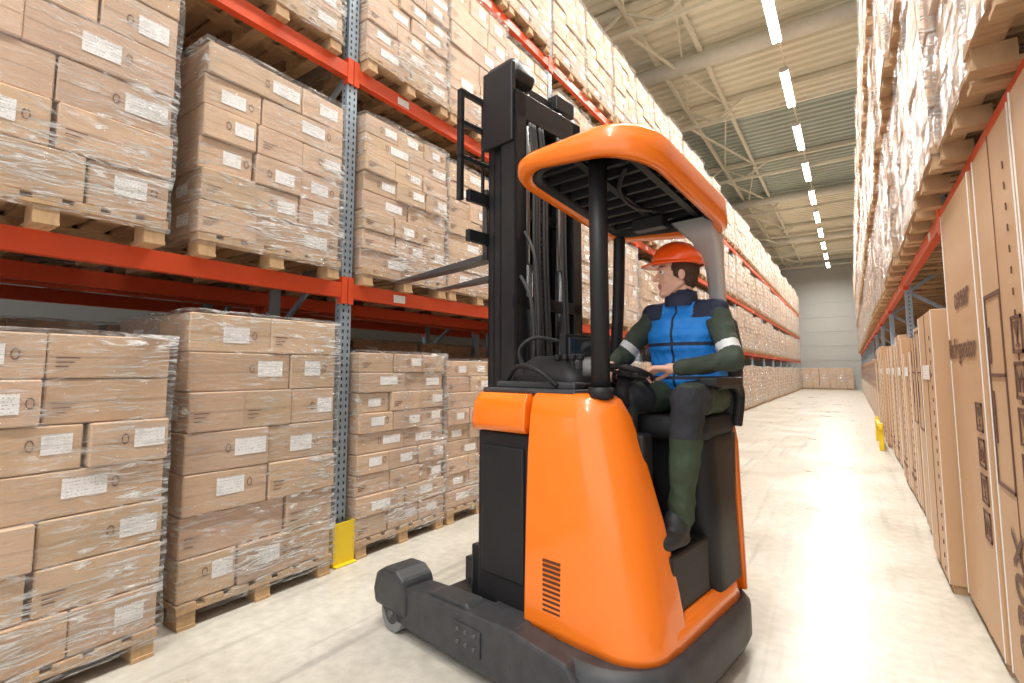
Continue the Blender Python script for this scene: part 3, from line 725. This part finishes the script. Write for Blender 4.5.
hp=[('e',(-.012,0,.03),(.098,.076,.092)),('e',(.022,0,-.03),(.066,.06,.084)),('e',(.062,0,-.098),(.024,.026,.02)),
 ('c',(-.01,.052,-.045),(.05,.018,-.1),.02,.016),('c',(-.01,-.052,-.045),(.05,-.018,-.1),.02,.016),
 ('c',(.084,0,.014),(.108,0,-.024),.007,.0105),('e',(.102,0,-.03),(.012,.015,.008)),
 ('c',(.07,.042,.03),(.084,.012,.03),.010,.010),('c',(.07,-.042,.03),(.084,-.012,.03),.010,.010),
 ('e',(.043,.028,-.03),(.036,.033,.034)),('e',(.043,-.028,-.03),(.036,.033,.034)),('e',(.06,0,-.06),(.026,.035,.035)),
 ('c',(.070,.040,-.006),(.080,.018,-.008),.006,.006),('c',(.070,-.040,-.006),(.080,-.018,-.008),.006,.006),
 ('c',(.076,.02,-.058),(.084,0,-.056),.007,.0085),('c',(.076,-.02,-.058),(.084,0,-.056),.007,.0085),
 ('c',(.076,.017,-.07),(.082,0,-.071),.007,.009),('c',(.076,-.017,-.07),(.082,0,-.071),.007,.009),
 ('e',(-.008,.077,-.008),(.018,.008,.03)),('e',(-.008,-.077,-.008),(.018,.008,.03)),
 ('c',(-.03,0,-.04),(-.045,0,-.17),.052,.055)]
def has(p):
    if p.x>.077 and abs(p.y)<.024 and -.076<p.z<-.052: return 1
    if p.x>.06 and .012<abs(p.y)<.048 and .032<p.z<.040: return 2
    return 0
blob('head',hp,.003,5,[SKIN,LIP,HAIR],WK,has,None,HM)
blob('hair',[('e',(-.022,0,.03),(.098,.084,.088)),('e',(-.05,0,-.02),(.06,.07,.06)),('c',(.02,.072,.02),(.015,.072,-.01),.012,.008),('c',(.02,-.072,.02),(.015,-.072,-.01),.012,.008)],.005,2,[HAIR],WK,None,lambda c:.002*noise.noise(c*80),HM,cut=lambda p:p.x>.03 and p.z<.03 and abs(p.y)<.06)
bm=bmesh.new()
for s in(1,-1):
    bmesh.ops.create_uvsphere(bm,u_segments=16,v_segments=10,radius=.0115,matrix=HM@Matrix.Translation((.0745,.029*s,.009)))
n0=len(bm.faces)
for s in(1,-1):
    bmesh.ops.create_uvsphere(bm,u_segments=12,v_segments=8,radius=.0075,matrix=HM@Matrix.Translation((.0805,.030*s,.009)))
bm.faces.ensure_lookup_table()
for i in range(n0,len(bm.faces)): bm.faces[i].material_index=1
obj('eyes',bm,[EYEW,EYED],WK,smooth=True)
bm=bmesh.new()
rg=[]; n=36
HZ=.052
for k in range(13):
    ph=k/12*math.pi/2; r=math.cos(ph); z=HZ+.118*math.sin(ph)
    row=[]
    for i in range(n):
        t=i/n*2*math.pi; yq=.108*r*math.sin(t)
        row.append(HM@Vector((-.008+.132*r*math.cos(t),yq,z+(.007 if abs(yq)<.02 else 0)))) 
    rg.append(row)
loft(bm,rg[:-1],0,cap=True)
def brim(i,r,dz):
    t=i/n*2*math.pi; f=max(0,math.cos(t)); ex=.012+ .045*f**1.5
    return HM@Vector((-.008+(.130+ex*r)*math.cos(t),(.107+.014*r)*math.sin(t),HZ+dz-.012*f*r))
A=[[brim(i,0,.0) for i in range(n)],[brim(i,1,-.004) for i in range(n)],[brim(i,1,.001) for i in range(n)],[brim(i,0,.012) for i in range(n)]]
loft(bm,A,0,cap=False)
obj('hard_hat',bm,[HELM],WK,smooth=True)
def hand(name,wrist,d,nrm,side,curl=.5,k=1.05):
    d=Vector(d).normalized(); nrm=Vector(nrm); nrm=(nrm-d*nrm.dot(d)).normalized(); s=nrm.cross(d)*side
    M=Matrix((d,s,nrm)).transposed().to_4x4(); M.translation=Vector(wrist)+d*.038; M=M@Matrix.Scale(k,4)
    pr=[('c',(-.05,0,0),(.02,0,0),.025,.026)]
    for i in range(4):
        y=-.03+.02*i; pr.append(('c',(.015,y*.6,0),(.085,y,0),.015,.0115))
    ls=[.062,.078,.085,.076]
    for i in range(4):
        y=-.033+.022*i; l=ls[i]; x,z=.085,.0; a=-.15; P=Vector((x,y,z))
        for q,f in enumerate((.45,.32,.23)):
            a-=curl*(.5+.35*q); Q=P+Vector((math.cos(a)*l*f,0,math.sin(a)*l*f)); pr.append(('c',P,Q,.0098-.0009*q,.0092-.001*q)); P=Q
    P=Vector((.02,.024,-.004)); a=.7
    for l,r in((.04,.0135),(.034,.0115),(.026,.010)):
        Q=P+Vector((math.cos(a)*l,math.sin(a)*l,-l*.35)); pr.append(('c',P,Q,r,r*.9)); P=Q; a-=.28
    blob(name,pr,.0032,2,[SKIN],WK,None,None,M)
hand('left_hand',WL,Vector(C+Vector((.08,.03,.03)))-WL,(0,.2,1),-1,.8)
hand('right_hand',WR,Vector((.25,-1,-.2)),(0,-.1,1),1,.8)

# ---------------------------------------------------------------- world + camera
w=bpy.data.worlds.new('world'); scene.world=w; w.use_nodes=True
w.node_tree.nodes['Background'].inputs[0].default_value=(.98,.98,1,1); w.node_tree.nodes['Background'].inputs[1].default_value=1.5
cam=bpy.data.cameras.new('camera'); co=bpy.data.objects.new('camera',cam); col.objects.link(co)
cam.sensor_width=36; cam.clip_start=.05
cam.lens=17.58; cam.shift_y=-.0146
co.location=(0,0,1.5); co.rotation_euler=(math.radians(90+5.0),0,math.radians(34.1))
scene.camera=co
scene.view_settings.view_transform='Standard'; scene.view_settings.exposure=0
